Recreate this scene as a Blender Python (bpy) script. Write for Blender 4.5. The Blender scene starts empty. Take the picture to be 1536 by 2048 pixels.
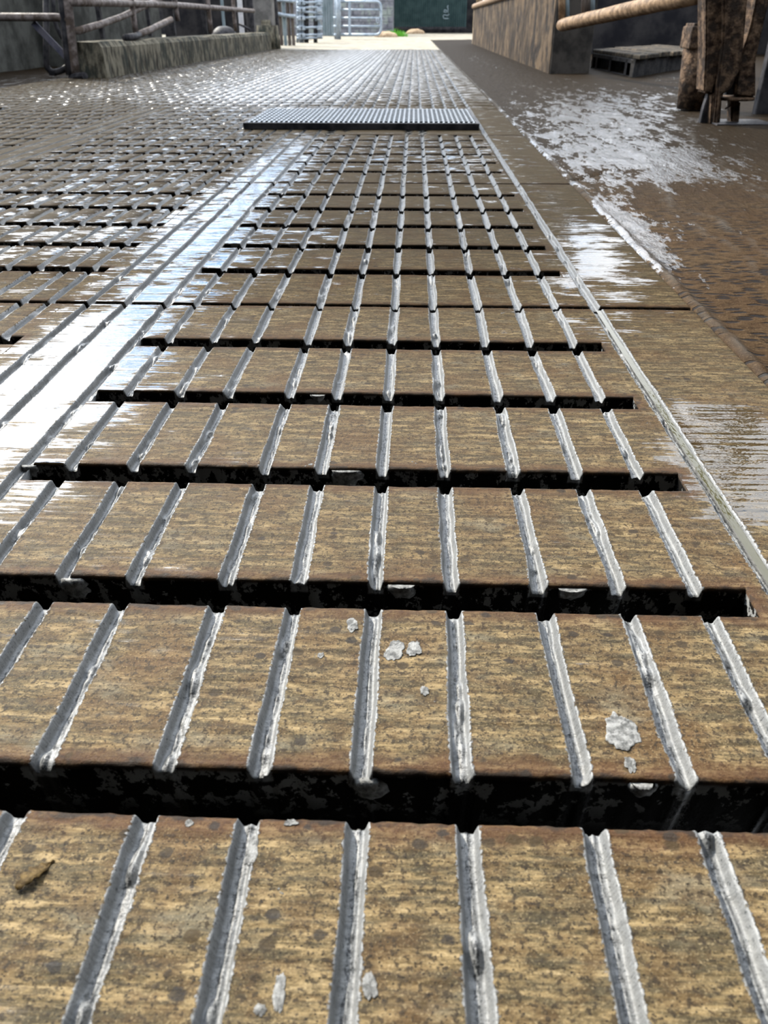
import bpy, bmesh, math, random
import numpy as np
from mathutils import Vector, Matrix
C = bpy.context.scene
COL = C.collection
random.seed(7)

# ------------------------------------------------------------------ camera
F = 1538.0; H = .386; TH = math.atan((1024-48)/F); PSI = math.atan(62*math.cos(TH)/F)
cam_d = bpy.data.cameras.new('camera'); cam = bpy.data.objects.new('camera', cam_d); COL.objects.link(cam)
cam.location = (0, 0, H)
cam.rotation_euler = (math.pi/2-TH, 0, PSI)
cam_d.sensor_fit = 'VERTICAL'; cam_d.sensor_height = 24.0; cam_d.sensor_width = 18.0
cam_d.lens = F*24.0/2048; cam_d.clip_start = .01; cam_d.clip_end = 500
cam_d.dof.use_dof = True; cam_d.dof.focus_distance = .82; cam_d.dof.aperture_fstop = 18.0/2.1
C.camera = cam

# ------------------------------------------------------------------ world, sun, exposure
SUN_AZ, SUN_EL = math.radians(-43), math.radians(39)
SD = Vector((math.sin(SUN_AZ)*math.cos(SUN_EL), math.cos(SUN_AZ)*math.cos(SUN_EL), math.sin(SUN_EL)))
sd = bpy.data.lights.new('sun', 'SUN'); sun = bpy.data.objects.new('sun', sd); COL.objects.link(sun)
sd.energy = 9.6; sd.color = (1.0, .93, .80); sd.angle = math.radians(.9)
sun.rotation_euler = SD.to_track_quat('Z', 'Y').to_euler()
w = bpy.data.worlds.new('sky'); C.world = w; w.use_nodes = True
nt = w.node_tree; N = nt.nodes; L = nt.links; N.clear()
def nn(t, **k):
    n = N.new(t)
    for a, b in k.items(): setattr(n, a, b)
    return n
out = nn('ShaderNodeOutputWorld'); bg = nn('ShaderNodeBackground'); L.new(bg.outputs[0], out.inputs[0])
tc = nn('ShaderNodeTexCoord')
mp = nn('ShaderNodeMapping'); mp.inputs['Scale'].default_value = (1, 1, 2.2); mp.inputs['Location'].default_value = (3.1, 1.7, .4)
L.new(tc.outputs['Generated'], mp.inputs[0])
nz = nn('ShaderNodeTexNoise'); nz.inputs['Scale'].default_value = 1.9; nz.inputs['Detail'].default_value = 8; nz.inputs['Roughness'].default_value = .58
L.new(mp.outputs[0], nz.inputs[0])
cr = nn('ShaderNodeValToRGB'); cr.color_ramp.elements[0].position = .385; cr.color_ramp.elements[1].position = .455
L.new(nz.outputs[0], cr.inputs[0])
dp = nn('ShaderNodeVectorMath', operation='DOT_PRODUCT'); dp.inputs[1].default_value = SD
L.new(tc.outputs['Generated'], dp.inputs[0])
mx0 = nn('ShaderNodeMath', operation='MAXIMUM'); mx0.inputs[1].default_value = 0; L.new(dp.outputs['Value'], mx0.inputs[0])
pw = nn('ShaderNodeMath', operation='POWER'); pw.inputs[1].default_value = 7; L.new(mx0.outputs[0], pw.inputs[0])
gl = nn('ShaderNodeMath', operation='MULTIPLY_ADD'); gl.inputs[1].default_value = 6; gl.inputs[2].default_value = 2.1; L.new(pw.outputs[0], gl.inputs[0])
mc = nn('ShaderNodeMix', data_type='RGBA'); mc.inputs[6].default_value = (.28, .58, 1.0, 1); mc.inputs[7].default_value = (1.45, 1.52, 1.62, 1)
L.new(cr.outputs[0], mc.inputs[0]); L.new(mc.outputs[2], bg.inputs[0]); L.new(gl.outputs[0], bg.inputs[1])
C.view_settings.view_transform = 'Standard'; C.view_settings.look = 'None'
C.view_settings.gamma = 1; C.view_settings.use_curve_mapping = False
C.view_settings.exposure = -0.12

# ------------------------------------------------------------------ picture measurements -> metres
def ray(u, v):
    a = (u-768)/F; b = -(v-1024)/F
    y = math.cos(TH)+b*math.sin(TH); z = -math.sin(TH)+b*math.cos(TH)
    return (a*math.cos(PSI)-y*math.sin(PSI), a*math.sin(PSI)+y*math.cos(PSI), z)
def gnd(u, v, z=0):
    r = ray(u, v); t = (z-H)/r[2]; return Vector((r[0]*t, r[1]*t, z))
def aty(u, v, Y):
    r = ray(u, v); t = Y/r[1]; return Vector((r[0]*t, Y, H+r[2]*t))

# ------------------------------------------------------------------ numpy noise
def _h(ix, iy, s):
    a = (ix.astype(np.int64)*374761393 + iy.astype(np.int64)*668265263 + s*974711) & 0xffffffff
    a = ((a ^ (a >> 13))*1274126177) & 0xffffffff
    return ((a ^ (a >> 16)) & 0xffff)/65535.0
def noise(x, y, s=0):
    x = np.asarray(x, float)+500; y = np.asarray(y, float)+500
    ix = np.floor(x); iy = np.floor(y); fx = x-ix; fy = y-iy
    fx = fx*fx*(3-2*fx); fy = fy*fy*(3-2*fy)
    a = _h(ix, iy, s); b = _h(ix+1, iy, s); c = _h(ix, iy+1, s); d = _h(ix+1, iy+1, s)
    return (a*(1-fx)+b*fx)*(1-fy)+(c*(1-fx)+d*fx)*fy
def fbm(x, y, s=0, o=3):
    t = 0; a = .5; n = 0
    for i in range(o):
        t = t+a*noise(x, y, s+i); n += a; x = np.asarray(x)*2.03; y = np.asarray(y)*2.03; a *= .5
    return t/n
def sst(a, b, x):
    t = np.clip((x-a)/(b-a), 0, 1); return t*t*(3-2*t)

# ------------------------------------------------------------------ material helpers
class Mat:
    def __init__(s, name):
        s.m = bpy.data.materials.new(name); s.m.use_nodes = True
        s.N = s.m.node_tree.nodes; s.L = s.m.node_tree.links
        s.p = s.N['Principled BSDF']
        s.geo = s.N.new('ShaderNodeNewGeometry').outputs['Position']
    def put(s, sock, v):
        if isinstance(v, bpy.types.NodeSocket): s.L.new(v, sock)
        else:
            if isinstance(v, (tuple, list)) and len(v) == 3 and sock.type == 'RGBA': v = (*v, 1)
            sock.default_value = v
    def vec(s, sc, loc=(0, 0, 0), rot=(0, 0, 0)):
        n = s.N.new('ShaderNodeMapping'); n.inputs['Scale'].default_value = sc; n.inputs['Location'].default_value = loc; n.inputs['Rotation'].default_value = rot
        s.L.new(s.geo, n.inputs[0]); return n.outputs[0]
    def noise(s, sc, detail=4, rough=.55, loc=(0, 0, 0), rot=(0, 0, 0), dist=0):
        if not isinstance(sc, tuple): sc = (sc,)*3
        n = s.N.new('ShaderNodeTexNoise'); n.inputs['Scale'].default_value = 1; n.inputs['Detail'].default_value = detail; n.inputs['Roughness'].default_value = rough
        n.inputs['Distortion'].default_value = dist
        s.L.new(s.vec(sc, loc, rot), n.inputs[0]); return n.outputs[0]
    def vor(s, sc, loc=(0, 0, 0), feat='F1', o='Distance'):
        if not isinstance(sc, tuple): sc = (sc,)*3
        n = s.N.new('ShaderNodeTexVoronoi'); n.inputs['Scale'].default_value = 1; n.feature = feat
        s.L.new(s.vec(sc, loc), n.inputs[0]); return n.outputs[o]
    def attr(s, name):
        n = s.N.new('ShaderNodeAttribute'); n.attribute_name = name; return n.outputs['Fac']
    def ss(s, x, a, b, lo=0., hi=1.):
        n = s.N.new('ShaderNodeMapRange'); n.interpolation_type = 'SMOOTHSTEP'
        s.put(n.inputs[0], x)
        if a > b: a, b, lo, hi = b, a, hi, lo
        s.put(n.inputs[1], a); s.put(n.inputs[2], b); s.put(n.inputs[3], lo); s.put(n.inputs[4], hi); return n.outputs[0]
    def mr(s, x, a, b, lo=0., hi=1.):
        n = s.N.new('ShaderNodeMapRange'); s.put(n.inputs[0], x); s.put(n.inputs[1], a); s.put(n.inputs[2], b); s.put(n.inputs[3], lo); s.put(n.inputs[4], hi); return n.outputs[0]
    def math(s, op, a, b=0., c=0.):
        n = s.N.new('ShaderNodeMath'); n.operation = op; s.put(n.inputs[0], a); s.put(n.inputs[1], b); s.put(n.inputs[2], c); return n.outputs[0]
    def mix(s, f, a, b, mode='MIX'):
        n = s.N.new('ShaderNodeMix'); n.data_type = 'RGBA'; n.blend_type = mode
        s.put(n.inputs[0], f); s.put(n.inputs[6], a); s.put(n.inputs[7], b); return n.outputs[2]
    def xyz(s):
        n = s.N.new('ShaderNodeSeparateXYZ'); s.L.new(s.geo, n.inputs[0]); return n.outputs
    def bump(s, h, strength, dist, prev=None):
        n = s.N.new('ShaderNodeBump'); s.put(n.inputs['Height'], h); s.put(n.inputs['Strength'], strength); n.inputs['Distance'].default_value = dist
        if prev is not None: s.L.new(prev, n.inputs['Normal'])
        return n.outputs[0]
    def set(s, **k):
        names = dict(color='Base Color', rough='Roughness', normal='Normal', metal='Metallic', spec='Specular IOR Level', coat='Coat Weight', coat_rough='Coat Roughness', trans='Transmission Weight', alpha='Alpha', ior='IOR')
        for a, b in k.items(): s.put(s.p.inputs[names[a]], b)
        return s.m

def mat_floor():
    m = Mat('wet_slat_concrete')
    X = m.xyz(); gu = m.attr('gu'); ed = m.attr('ed'); wet = m.attr('wet')
    stri = m.noise((7, 230, 7), 3, .6)                    # brush strokes across the slat
    stri2 = m.noise((14, 520, 14), 2, .6, (3, 1, 0))
    big = m.noise(9, 4, .6)
    mid = m.noise((38, 70, 40), 4, .65, (5, 5, 0))
    fine = m.noise(650, 3, .7)
    grit = m.noise(240, 3, .7, (1, 2, 3))
    band = m.noise((17, 118, 17), 6, .72, (2, 9, 0), dist=.25)
    mott = m.noise((62, 150, 62), 5, .75, (4, 1, 3))
    c = m.mix(m.ss(mott, .36, .62), (.034, .024, .010), (.20, .142, .066))
    c = m.mix(m.ss(band, .44, .60, 0, .85), c, (.034, .028, .015))
    c = m.mix(m.ss(band, .46, .34, 0, .55), c, (.35, .26, .135))
    c = m.mix(m.ss(big, .48, .66, 0, .6), c, (.070, .032, .009))
    c = m.mix(m.ss(m.noise((16, 26, 16), 3, .6, (9, 4, 0)), .54, .70, 0, .55), c, (.13, .115, .078))
    c = m.mix(m.ss(m.noise((34, 60, 34), 5, .7, (7, 7, 7)), .48, .60, 0, .55), c, (.058, .032, .011))
    c = m.mix(m.ss(fine, .54, .68, 0, .35), c, (.42, .33, .19))
    c = m.mix(m.ss(grit, .53, .61, 0, .85), c, (.020, .014, .008))
    c = m.mix(m.ss(m.vor((300, 380, 300)), .24, .12, 0, .9), c, (.006, .005, .004))
    # rusty and dark towards the slot edges
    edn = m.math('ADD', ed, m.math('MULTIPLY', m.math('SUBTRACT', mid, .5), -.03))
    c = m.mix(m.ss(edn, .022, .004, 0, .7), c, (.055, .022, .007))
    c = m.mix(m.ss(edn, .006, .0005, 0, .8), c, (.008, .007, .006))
    # dark stones showing through
    vd = m.vor((78, 100, 80)); vc = m.vor((78, 100, 80), o='Color')
    sp = m.N.new('ShaderNodeSeparateColor'); m.L.new(vc, sp.inputs[0])
    thr = m.math('ADD', m.mr(ed, .0, .03, .62, .90), 0)
    pick = m.math('GREATER_THAN', sp.outputs[0], thr)
    vdn = m.math('ADD', vd, m.math('MULTIPLY', m.math('SUBTRACT', grit, .5), .45))
    sto = m.math('MULTIPLY', pick, m.ss(vdn, .40, .28, 0, .82))
    c = m.mix(sto, c, m.mix(sp.outputs[1], (.010, .010, .011), (.04, .025, .008)))
    # slurry in the grooves and splashed beside them
    rag = m.math('MULTIPLY_ADD', m.math('SUBTRACT', m.noise((330, 260, 300), 4, .75), .5), 1.25, gu)
    slm = m.ss(rag, 1.20, 1.08)
    spl = m.noise((30, 34, 30), 5, .68, (2.3, 7.7, 0)); splm = m.ss(spl, .685, .70)
    splm = m.math('MULTIPLY', splm, m.ss(grit, .40, .47))
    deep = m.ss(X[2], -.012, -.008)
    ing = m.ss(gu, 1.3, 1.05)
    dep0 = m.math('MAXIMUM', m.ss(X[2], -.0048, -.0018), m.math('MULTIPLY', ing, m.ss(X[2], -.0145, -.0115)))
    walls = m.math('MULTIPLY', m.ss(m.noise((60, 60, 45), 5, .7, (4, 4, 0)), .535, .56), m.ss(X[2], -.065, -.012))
    slurry = m.mix(m.noise((130, 40, 100), 4, .7), (.075, .080, .086), (.235, .235, .225))
    slurry = m.mix(m.ss(m.noise(420, 3, .7, (8, 8, 8)), .60, .66, 0, .9), slurry, (.02, .022, .024))
    pits = m.math('MULTIPLY', m.ss(gu, .42, .2), m.ss(m.noise((500, 190, 500), 4, .75, (2, 2, 2)), .50, .56))
    slurry = m.mix(m.math('MULTIPLY', pits, .92), slurry, (.006, .007, .009))
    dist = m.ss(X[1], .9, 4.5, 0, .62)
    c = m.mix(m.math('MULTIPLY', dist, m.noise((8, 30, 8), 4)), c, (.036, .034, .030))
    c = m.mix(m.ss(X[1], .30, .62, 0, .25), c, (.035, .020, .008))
    c = m.mix(m.ss(X[1], .45, 1.9, 0, .76), c, (.016, .013, .0085))  # slats darken with distance: mid and far shade put into the colour
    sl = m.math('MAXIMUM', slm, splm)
    slurry = m.mix(m.ss(X[1], .5, 2.2, 0, .88), slurry, (.040, .042, .043))  # groove shade put into the slurry colour, darker with distance
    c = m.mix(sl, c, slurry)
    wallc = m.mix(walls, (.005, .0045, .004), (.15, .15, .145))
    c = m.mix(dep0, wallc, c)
    # water film lying in streaks
    st = m.noise((13, 170, 13), 5, .66, (6, 2, 0)); lf = m.noise((13, 22, 13), 5, .62, (8, 3, 0))
    f = m.math('ADD', wet, m.math('ADD', m.math('MULTIPLY', m.math('SUBTRACT', st, .5), 2.0), m.math('MULTIPLY', m.math('SUBTRACT', lf, .5), 2.1)))
    film = m.ss(f, .60, .645); film = m.math('MULTIPLY', film, m.ss(gu, 1.0, 1.35))
    film = m.math('MULTIPLY', film, m.ss(X[2], -.003, -.001))
    c = m.mix(m.math('MULTIPLY', film, .5), c, (.03, .022, .010))
    damp = m.ss(f, .25, .6)
    r = m.mr(damp, 0, 1, .74, .52)
    r = m.math('MULTIPLY_ADD', m.math('SUBTRACT', fine, .5), .5, r)
    r = m.math('MULTIPLY', r, m.math('SUBTRACT', 1, m.math('MULTIPLY', slm, .45)))
    rm = m.N.new('ShaderNodeMix'); m.put(rm.inputs[0], film); m.put(rm.inputs[2], r); m.put(rm.inputs[3], m.ss(X[1], 2.2, 6, .045, .31))
    rough = rm.outputs[0]
    hgt = m.math('ADD', m.math('MULTIPLY', stri, .8), m.math('ADD', m.math('MULTIPLY', fine, .40), m.math('MULTIPLY', grit, .6)))
    hgt = m.math('ADD', hgt, m.math('MULTIPLY', sl, .9))
    inv = m.math('SUBTRACT', 1, m.math('MULTIPLY', film, m.ss(X[1], .95, 1.6, .992, .96)))
    b = m.bump(hgt, m.math('MULTIPLY', inv, .8), .0011)
    rip = m.noise((40, 90, 40), 3, .6, (1, 1, 1))
    b = m.bump(rip, m.math('MULTIPLY', film, .35), .0016, b)
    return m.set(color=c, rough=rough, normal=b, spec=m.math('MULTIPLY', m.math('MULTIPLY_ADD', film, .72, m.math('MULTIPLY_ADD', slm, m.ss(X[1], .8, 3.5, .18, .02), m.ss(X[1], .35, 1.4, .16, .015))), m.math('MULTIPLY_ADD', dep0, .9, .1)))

def mat_apron():
    m = Mat('rough_scraped_concrete')
    X = m.xyz(); wet = m.attr('wet'); rim = m.attr('rim')
    big = m.noise(3.2, 5, .6); mid = m.noise((40, 70, 40), 4, .65); fine = m.noise(380, 3, .7)
    c = m.mix(m.ss(mid, .35, .66), (.016, .010, .005), (.060, .037, .018))
    c = m.mix(m.ss(big, .42, .62, 0, .7), c, (.030, .016, .007))
    c = m.mix(m.ss(fine, .5, .7, 0, .5), c, (.13, .09, .05))
    vd = m.vor((30, 85, 30)); vc = m.vor((30, 85, 30), o='Color'); sp = m.N.new('ShaderNodeSeparateColor'); m.L.new(vc, sp.inputs[0])
    sto = m.math('MULTIPLY', m.math('GREATER_THAN', sp.outputs[0], .30), m.ss(vd, .50, .30))
    near = m.ss(X[1], 2.9, 1.4)
    stn = m.math('MULTIPLY', sto, near)
    c = m.mix(m.math('MULTIPLY', stn, .85), c, (.010, .010, .011))
    c = m.mix(m.ss(X[1], 1.3, 3.2, 0, .88), c, (.0095, .0070, .0045))  # shade on the far apron put into the colour
    c = m.mix(m.math('MULTIPLY', rim, .55), c, (.075, .070, .062))
    lf = m.noise((7, 4, 5), 6, .72, (3, 8, 0), (0, 0, math.radians(-38)), .4); st = m.noise((60, 22, 40), 5, .7, (7, 1, 0), (0, 0, math.radians(-38)))
    wave = m.noise((17, 4.2, 12), 6, .72, (1, 6, 0), (0, 0, math.radians(-38)), .15)
    f = m.math('ADD', wet, m.math('ADD', m.math('MULTIPLY', m.math('SUBTRACT', lf, .5), 1.1), m.math('ADD', m.math('MULTIPLY', m.math('SUBTRACT', wave, .5), 2.0), m.math('MULTIPLY', m.math('SUBTRACT', st, .5), 1.1))))
    film = m.ss(f, .52, .60)
    c = m.mix(m.math('MULTIPLY', film, .35), c, (.018, .014, .009))
    rm = m.N.new('ShaderNodeMix'); m.put(rm.inputs[0], film); m.put(rm.inputs[2], m.mr(fine, .3, .7, .55, .75)); m.put(rm.inputs[3], .16)
    h = m.math('ADD', m.math('MULTIPLY', mid, .5), m.math('ADD', m.math('MULTIPLY', fine, .25), m.math('MULTIPLY', stn, -.8)))
    b = m.bump(h, m.mr(film, 0, 1, .9, .5), .003)
    b = m.bump(wave, m.ss(X[1], 1.2, 2.6, .15, .8), .02, b)
    return m.set(color=c, rough=rm.outputs[0], normal=b, spec=m.math('MULTIPLY_ADD', film, .98, .015))

def mat_simple(name, c1, c2, scale=20, rough=.7, bump=.4, dist=.004, metal=0, c3=None, s3=3, detail=5, t3=(.5, .62), sc=None, spec=.07):
    m = Mat(name)
    n = m.noise(sc or scale, detail, .65); c = m.mix(m.ss(n, .35, .65), c1, c2)
    if c3: c = m.mix(m.ss(m.noise(s3, 5, .65, (4, 2, 7)), *t3), c, c3)
    f = m.noise(tuple(x*5 for x in sc) if sc else scale*5, 4, .7)
    return m.set(color=c, rough=m.mr(f, .3, .7, max(rough-.15, .05), min(rough+.15, 1)), normal=m.bump(m.math('ADD', n, m.math('MULTIPLY', f, .4)), bump, dist), metal=metal, spec=spec)

M = {}
M['floor'] = mat_floor(); M['apron'] = mat_apron()
M['pit'] = mat_simple('pit_slurry', (.006, .006, .005), (.014, .013, .011), 20, .5)
M['wall_left'] = mat_simple('grimy_render', (.022, .022, .019), (.065, .065, .058), 3, .9, .5, .01, c3=(.07, .07, .062), s3=(6, 6, 2.5), t3=(.55, .75))
M['kerb'] = mat_simple('mossy_kerb', (.016, .014, .010), (.14, .125, .092), sc=(18, 18, 7), rough=.85, bump=.8, dist=.01, c3=(.025, .027, .022), s3=(7, 7, 3), t3=(.5, .62))
M['wall_right'] = mat_simple('splashed_render', (.014, .009, .005), (.080, .054, .031), sc=(2.2, 2.2, 2.4), rough=.85, bump=.7, dist=.012, c3=(.008, .005, .003), s3=(4, 4, 3.5), t3=(.48, .60))
M['wall_end'] = mat_simple('dark_render', (.02, .018, .016), (.05, .044, .038), 6, .9)
M['cream'] = mat_simple('cream_render', (.24, .18, .11), (.34, .27, .18), 6, .8, c3=(.30, .2, .1), s3=(5, 5, 2), t3=(.55, .75))
M['rail'] = mat_simple('muddy_pipe', (.05, .038, .032), (.16, .135, .125), 14, .55, .6, .004, c3=(.06, .045, .035), s3=9)
M['darksteel'] = mat_simple('dark_steel', (.012, .012, .014), (.04, .038, .04), 14, .55, .4)
M['bluesteel'] = mat_simple('painted_brace', (.05, .052, .075), (.09, .085, .10), 10, .5, .3)
M['galv'] = mat_simple('galvanised_steel', (.20, .24, .28), (.34, .38, .42), 12, .42, .1, .001, metal=.35)
M['sheet'] = mat_simple('pale_cladding', (.13, .17, .185), (.19, .23, .25), 5, .5, .1)
M['board'] = mat_simple('weathered_board', (.05, .04, .035), (.13, .11, .095), sc=(20, 20, 3), rough=.85)
M['block'] = mat_simple('concrete_block', (.10, .10, .115), (.17, .168, .18), 5, .9, .3, c3=(.2, .22, .2), s3=2)
M['door'] = mat_simple('green_sheet_door', (.016, .032, .033), (.03, .052, .052), 2.5, .45, .1)
M['white'] = mat_simple('white_paint', (.42, .42, .44), (.55, .55, .56), 10, .5, .05)
M['grass'] = mat_simple('grass', (.06, .22, .02), (.14, .38, .04), 30, .6, .1)
M['yard'] = mat_simple('pale_yard', (.13, .115, .085), (.24, .22, .18), 4, .8, .3, .01, c3=(.22, .19, .14), s3=1.5)
M['soil'] = mat_simple('soil', (.22, .15, .09), (.36, .27, .18), 10, .9)
M['mud'] = mat_simple('mud_crusted_steel', (.020, .012, .008), (.15, .098, .062), 30, .8, 1.0, .02, c3=(.03, .022, .017), s3=14)
M['tanpipe'] = mat_simple('tan_dirty_pipe', (.075, .046, .025), (.22, .145, .085), 18, .6, .7, .006, c3=(.10, .06, .035), s3=16, t3=(.54, .7))
M['plank'] = mat_simple('shaded_muddy_plank', (.010, .0085, .006), (.038, .032, .024), sc=(6, 40, 20), rough=.8, bump=.7, dist=.008, c3=(.08, .06, .04), s3=10)  # muddy, and darkened further: shade on the platform put into the tone
M['crate'] = mat_simple('dark_plastic', (.012, .012, .013), (.035, .033, .032), 12, .6, .4)
M['slurry'] = mat_simple('grey_slurry', (.08, .08, .077), (.26, .26, .25), 180, .38, .9, .0012, c3=(.04, .04, .04), s3=330, t3=(.64, .68))
M['leaf'] = mat_simple('dead_leaf', (.035, .022, .008), (.12, .08, .03), 300, .6, .6, .0005)
M['dark'] = mat_simple('dark_lining', (.010, .010, .012), (.03, .028, .028), 3, .9)
mw = Mat('muddy_water'); mw.set(color=(.050, .046, .020), rough=.05, normal=mw.bump(mw.noise((70, 16, 60), 3, .6), .5, .002)); M['water'] = mw.m
mg = Mat('grating_metal'); mg.set(color=mg.mix(mg.noise(60), (.10, .11, .12), (.26, .28, .30)), rough=.32, metal=.5, normal=mg.bump(mg.noise(200), .5, .002)); M['grate'] = mg.m
mr_ = mat_simple('blocker_roof', (.06, .055, .05), (.10, .09, .085), 3, .8); M['roof'] = mr_

# ------------------------------------------------------------------ object helpers
def link(name, me, mat=None, parent=None, loc=None, smooth=False):
    o = bpy.data.objects.new(name, me); COL.objects.link(o)
    if mat: me.materials.append(M[mat] if isinstance(mat, str) else mat)
    if parent: o.parent = parent
    if smooth: me.polygons.foreach_set('use_smooth', [True]*len(me.polygons))
    return o
def tag(o, label=None, cat=None, group=None, kind=None):
    if label: o['label'] = label
    if cat: o['category'] = cat
    if group: o['group'] = group
    if kind: o['kind'] = kind
    return o
def thing(name, loc, label, cat, group=None, kind=None):
    o = bpy.data.objects.new(name, None); COL.objects.link(o); o.location = loc; o.empty_display_size = .1
    return tag(o, label, cat, group, kind)
def put(name, bm, mat, parent=None, smooth=False):
    """one mesh from world-space geometry; origin moved to the parent's / own base"""
    me = bpy.data.meshes.new(name)
    if parent is not None: org = Vector(parent.location)
    else:
        vs = [v.co for v in bm.verts]
        org = Vector(((min(v.x for v in vs)+max(v.x for v in vs))/2, (min(v.y for v in vs)+max(v.y for v in vs))/2, min(v.z for v in vs)))
    bmesh.ops.translate(bm, vec=-org, verts=bm.verts)
    bmesh.ops.recalc_face_normals(bm, faces=bm.faces)
    bm.to_mesh(me); bm.free()
    o = link(name, me, mat, parent, smooth=smooth)
    if parent is None: o.location = org
    return o
def B(): return bmesh.new()
def box(bm, a, b, bev=0, rough=0, sub=0):
    t = bmesh.new()
    a = Vector(a); b = Vector(b)
    bmesh.ops.create_cube(t, size=1); s = b-a
    for v in t.verts: v.co = Vector((v.co.x*s.x, v.co.y*s.y, v.co.z*s.z))+(a+b)/2
    if bev: bmesh.ops.bevel(t, geom=t.edges[:], offset=bev, segments=2, affect='EDGES', profile=.5)
    join(bm, t)
def join(bm, t):
    me = bpy.data.meshes.new('t'); t.to_mesh(me); t.free(); bm.from_mesh(me); bpy.data.meshes.remove(me)
def beam(bm, p, q, w, h, up=(0, 0, 1), bev=0):
    """rectangular bar from p to q"""
    p = Vector(p); q = Vector(q); d = (q-p); n = d.length; d.normalize()
    s = d.cross(Vector(up))
    if s.length < 1e-4: s = d.cross(Vector((1, 0, 0)))
    s.normalize(); u = s.cross(d)
    t = bmesh.new(); bmesh.ops.create_cube(t, size=1)
    for v in t.verts: v.co = (p+q)/2+d*(v.co.y*n)+s*(v.co.x*w)+u*(v.co.z*h)
    if bev: bmesh.ops.bevel(t, geom=t.edges[:], offset=bev, segments=2, affect='EDGES', profile=.5)
    join(bm, t)
def tube(bm, pts, r, seg=12, wob=0, cap=True):
    pts = [Vector(p) for p in pts]; rings = []
    up = Vector((0, 0, 1)); prev = None
    for i, p in enumerate(pts):
        d = (pts[min(i+1, len(pts)-1)]-pts[max(i-1, 0)]).normalized()
        if prev is None:
            s = d.cross(up)
            if s.length < .05: s = d.cross(Vector((1, 0, 0)))
            s.normalize()
        else:
            s = (prev-d*prev.dot(d)).normalized()
        prev = s; u = s.cross(d)
        rr = r[i] if isinstance(r, (list, tuple)) else r
        rings.append([bm.verts.new(p+(s*math.cos(a)+u*math.sin(a))*rr*(1+wob*random.uniform(-1, 1))) for a in [2*math.pi*k/seg for k in range(seg)]])
    for a, b in zip(rings, rings[1:]):
        for k in range(seg): bm.faces.new((a[k], a[(k+1) % seg], b[(k+1) % seg], b[k]))
    if cap: bm.faces.new(rings[0]); bm.faces.new(rings[-1][::-1])
def path(pts, r, n=5):
    """polyline with rounded corners"""
    pts = [Vector(p) for p in pts]; o = [pts[0]]
    for a, b, c in zip(pts, pts[1:], pts[2:]):
        p = b+(a-b).normalized()*r; q = b+(c-b).normalized()*r
        for k in range(n+1):
            t = k/n; o.append(p*(1-t)**2+b*2*t*(1-t)+q*t*t)
    o.append(pts[-1]); return o
def lerp(a, b, n): return [Vector(a).lerp(Vector(b), i/n) for i in range(n+1)]

# ------------------------------------------------------------------ the slatted floor
P = .19; SLOT = .031; Y0 = .279
yk = lambda k: Y0+P*k                 # far edge of slat k (near lip of slot k)
GX = []
for row, us in ((975, (105, 235, 360, 515, 635, 762, 890, 1035, 1165, 1290)),):
    GX += [gnd(u, row).x for u in us]
GX += [gnd(1436, 1000).x]
for u in (333, 250, 177, 94, 39): GX.append(gnd(u, 607.6).x)
x = min(GX)
rg = random.Random(3)
while x > -2.95:
    x -= .0615+rg.uniform(-.004, .005); GX.append(x)
GX = sorted(GX)
GANG = [(-.392, .276), (-1.29, -.564), (-2.20, -1.475)]
BAND = [(.276, .452), (-.564, -.392), (-1.475, -1.29)]
LASTX = -2.95

wetspots = []
def ws(u, v, rx, ry, a): p = gnd(u, v); wetspots.append((p.x, p.y, rx, ry, a))
ws(60, 800, .14, .20, .60); ws(180, 700, .10, .24, .50); ws(30, 1000, .07, .08, .45); ws(330, 600, .11, .22, .30)
ws(250, 790, .05, .16, .22); ws(430, 430, .13, .5, .32); ws(560, 340, .12, .8, .40); ws(480, 500, .12, .25, .22)
ws(1170, 500, .06, .36, .55); ws(1130, 560, .07, .10, .25); ws(1220, 470, .04, .2, .3); ws(1110, 400, .03, .2, .3); ws(1150, 640, .05, .10, .32); ws(1490, 900, .070, .12, 1.7); ws(1530, 960, .06, .08, .5)
ws(1500, 1010, .04, .05, .45); ws(1120, 560, .05, .1, .2); ws(1430, 1060, .035, .12, .12); ws(1400, 1300, .04, .06, .05); ws(1250, 660, .02, .04, .25)
ws(100, 400, .35, .7, .12); ws(800, 300, .35, .6, .22); ws(950, 330, .15, .6, .2); ws(640, 480, .1, .25, .15); ws(700, 150, .9, 4.0, .16); ws(800, 110, .8, 5.0, .12); ws(250, 480, .25, .3, .14); ws(1290, 690, .02, .02, .2); ws(90, 1260, .05, .05, .08)
ws(1210, 520, .05, .25, .25)
def wetf(x, y):
    w_ = .10*sst(.7, 1.6, y)+.12*sst(1.6, 6, y)+.24*sst(4.4, 5.6, y)*sst(-3.0, -2.0, x)+.24*sst(1.0, 1.8, y)*sst(-.5, -.7, x)*sst(-1.8, -.9, x)
    for a, b, rx, ry, s in wetspots: w_ = w_+s*np.exp(-((x-a)/rx)**2-((y-b)/ry)**2)
    w_ = w_+.16*np.exp(-((x+.478)/.09)**4)*sst(.4, .8, y)
    w_ = w_-.12*sst(.10, .0, np.abs(x-.02))*sst(1.9, 1.2, y)
    return w_
GA = np.array(GX)
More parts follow.
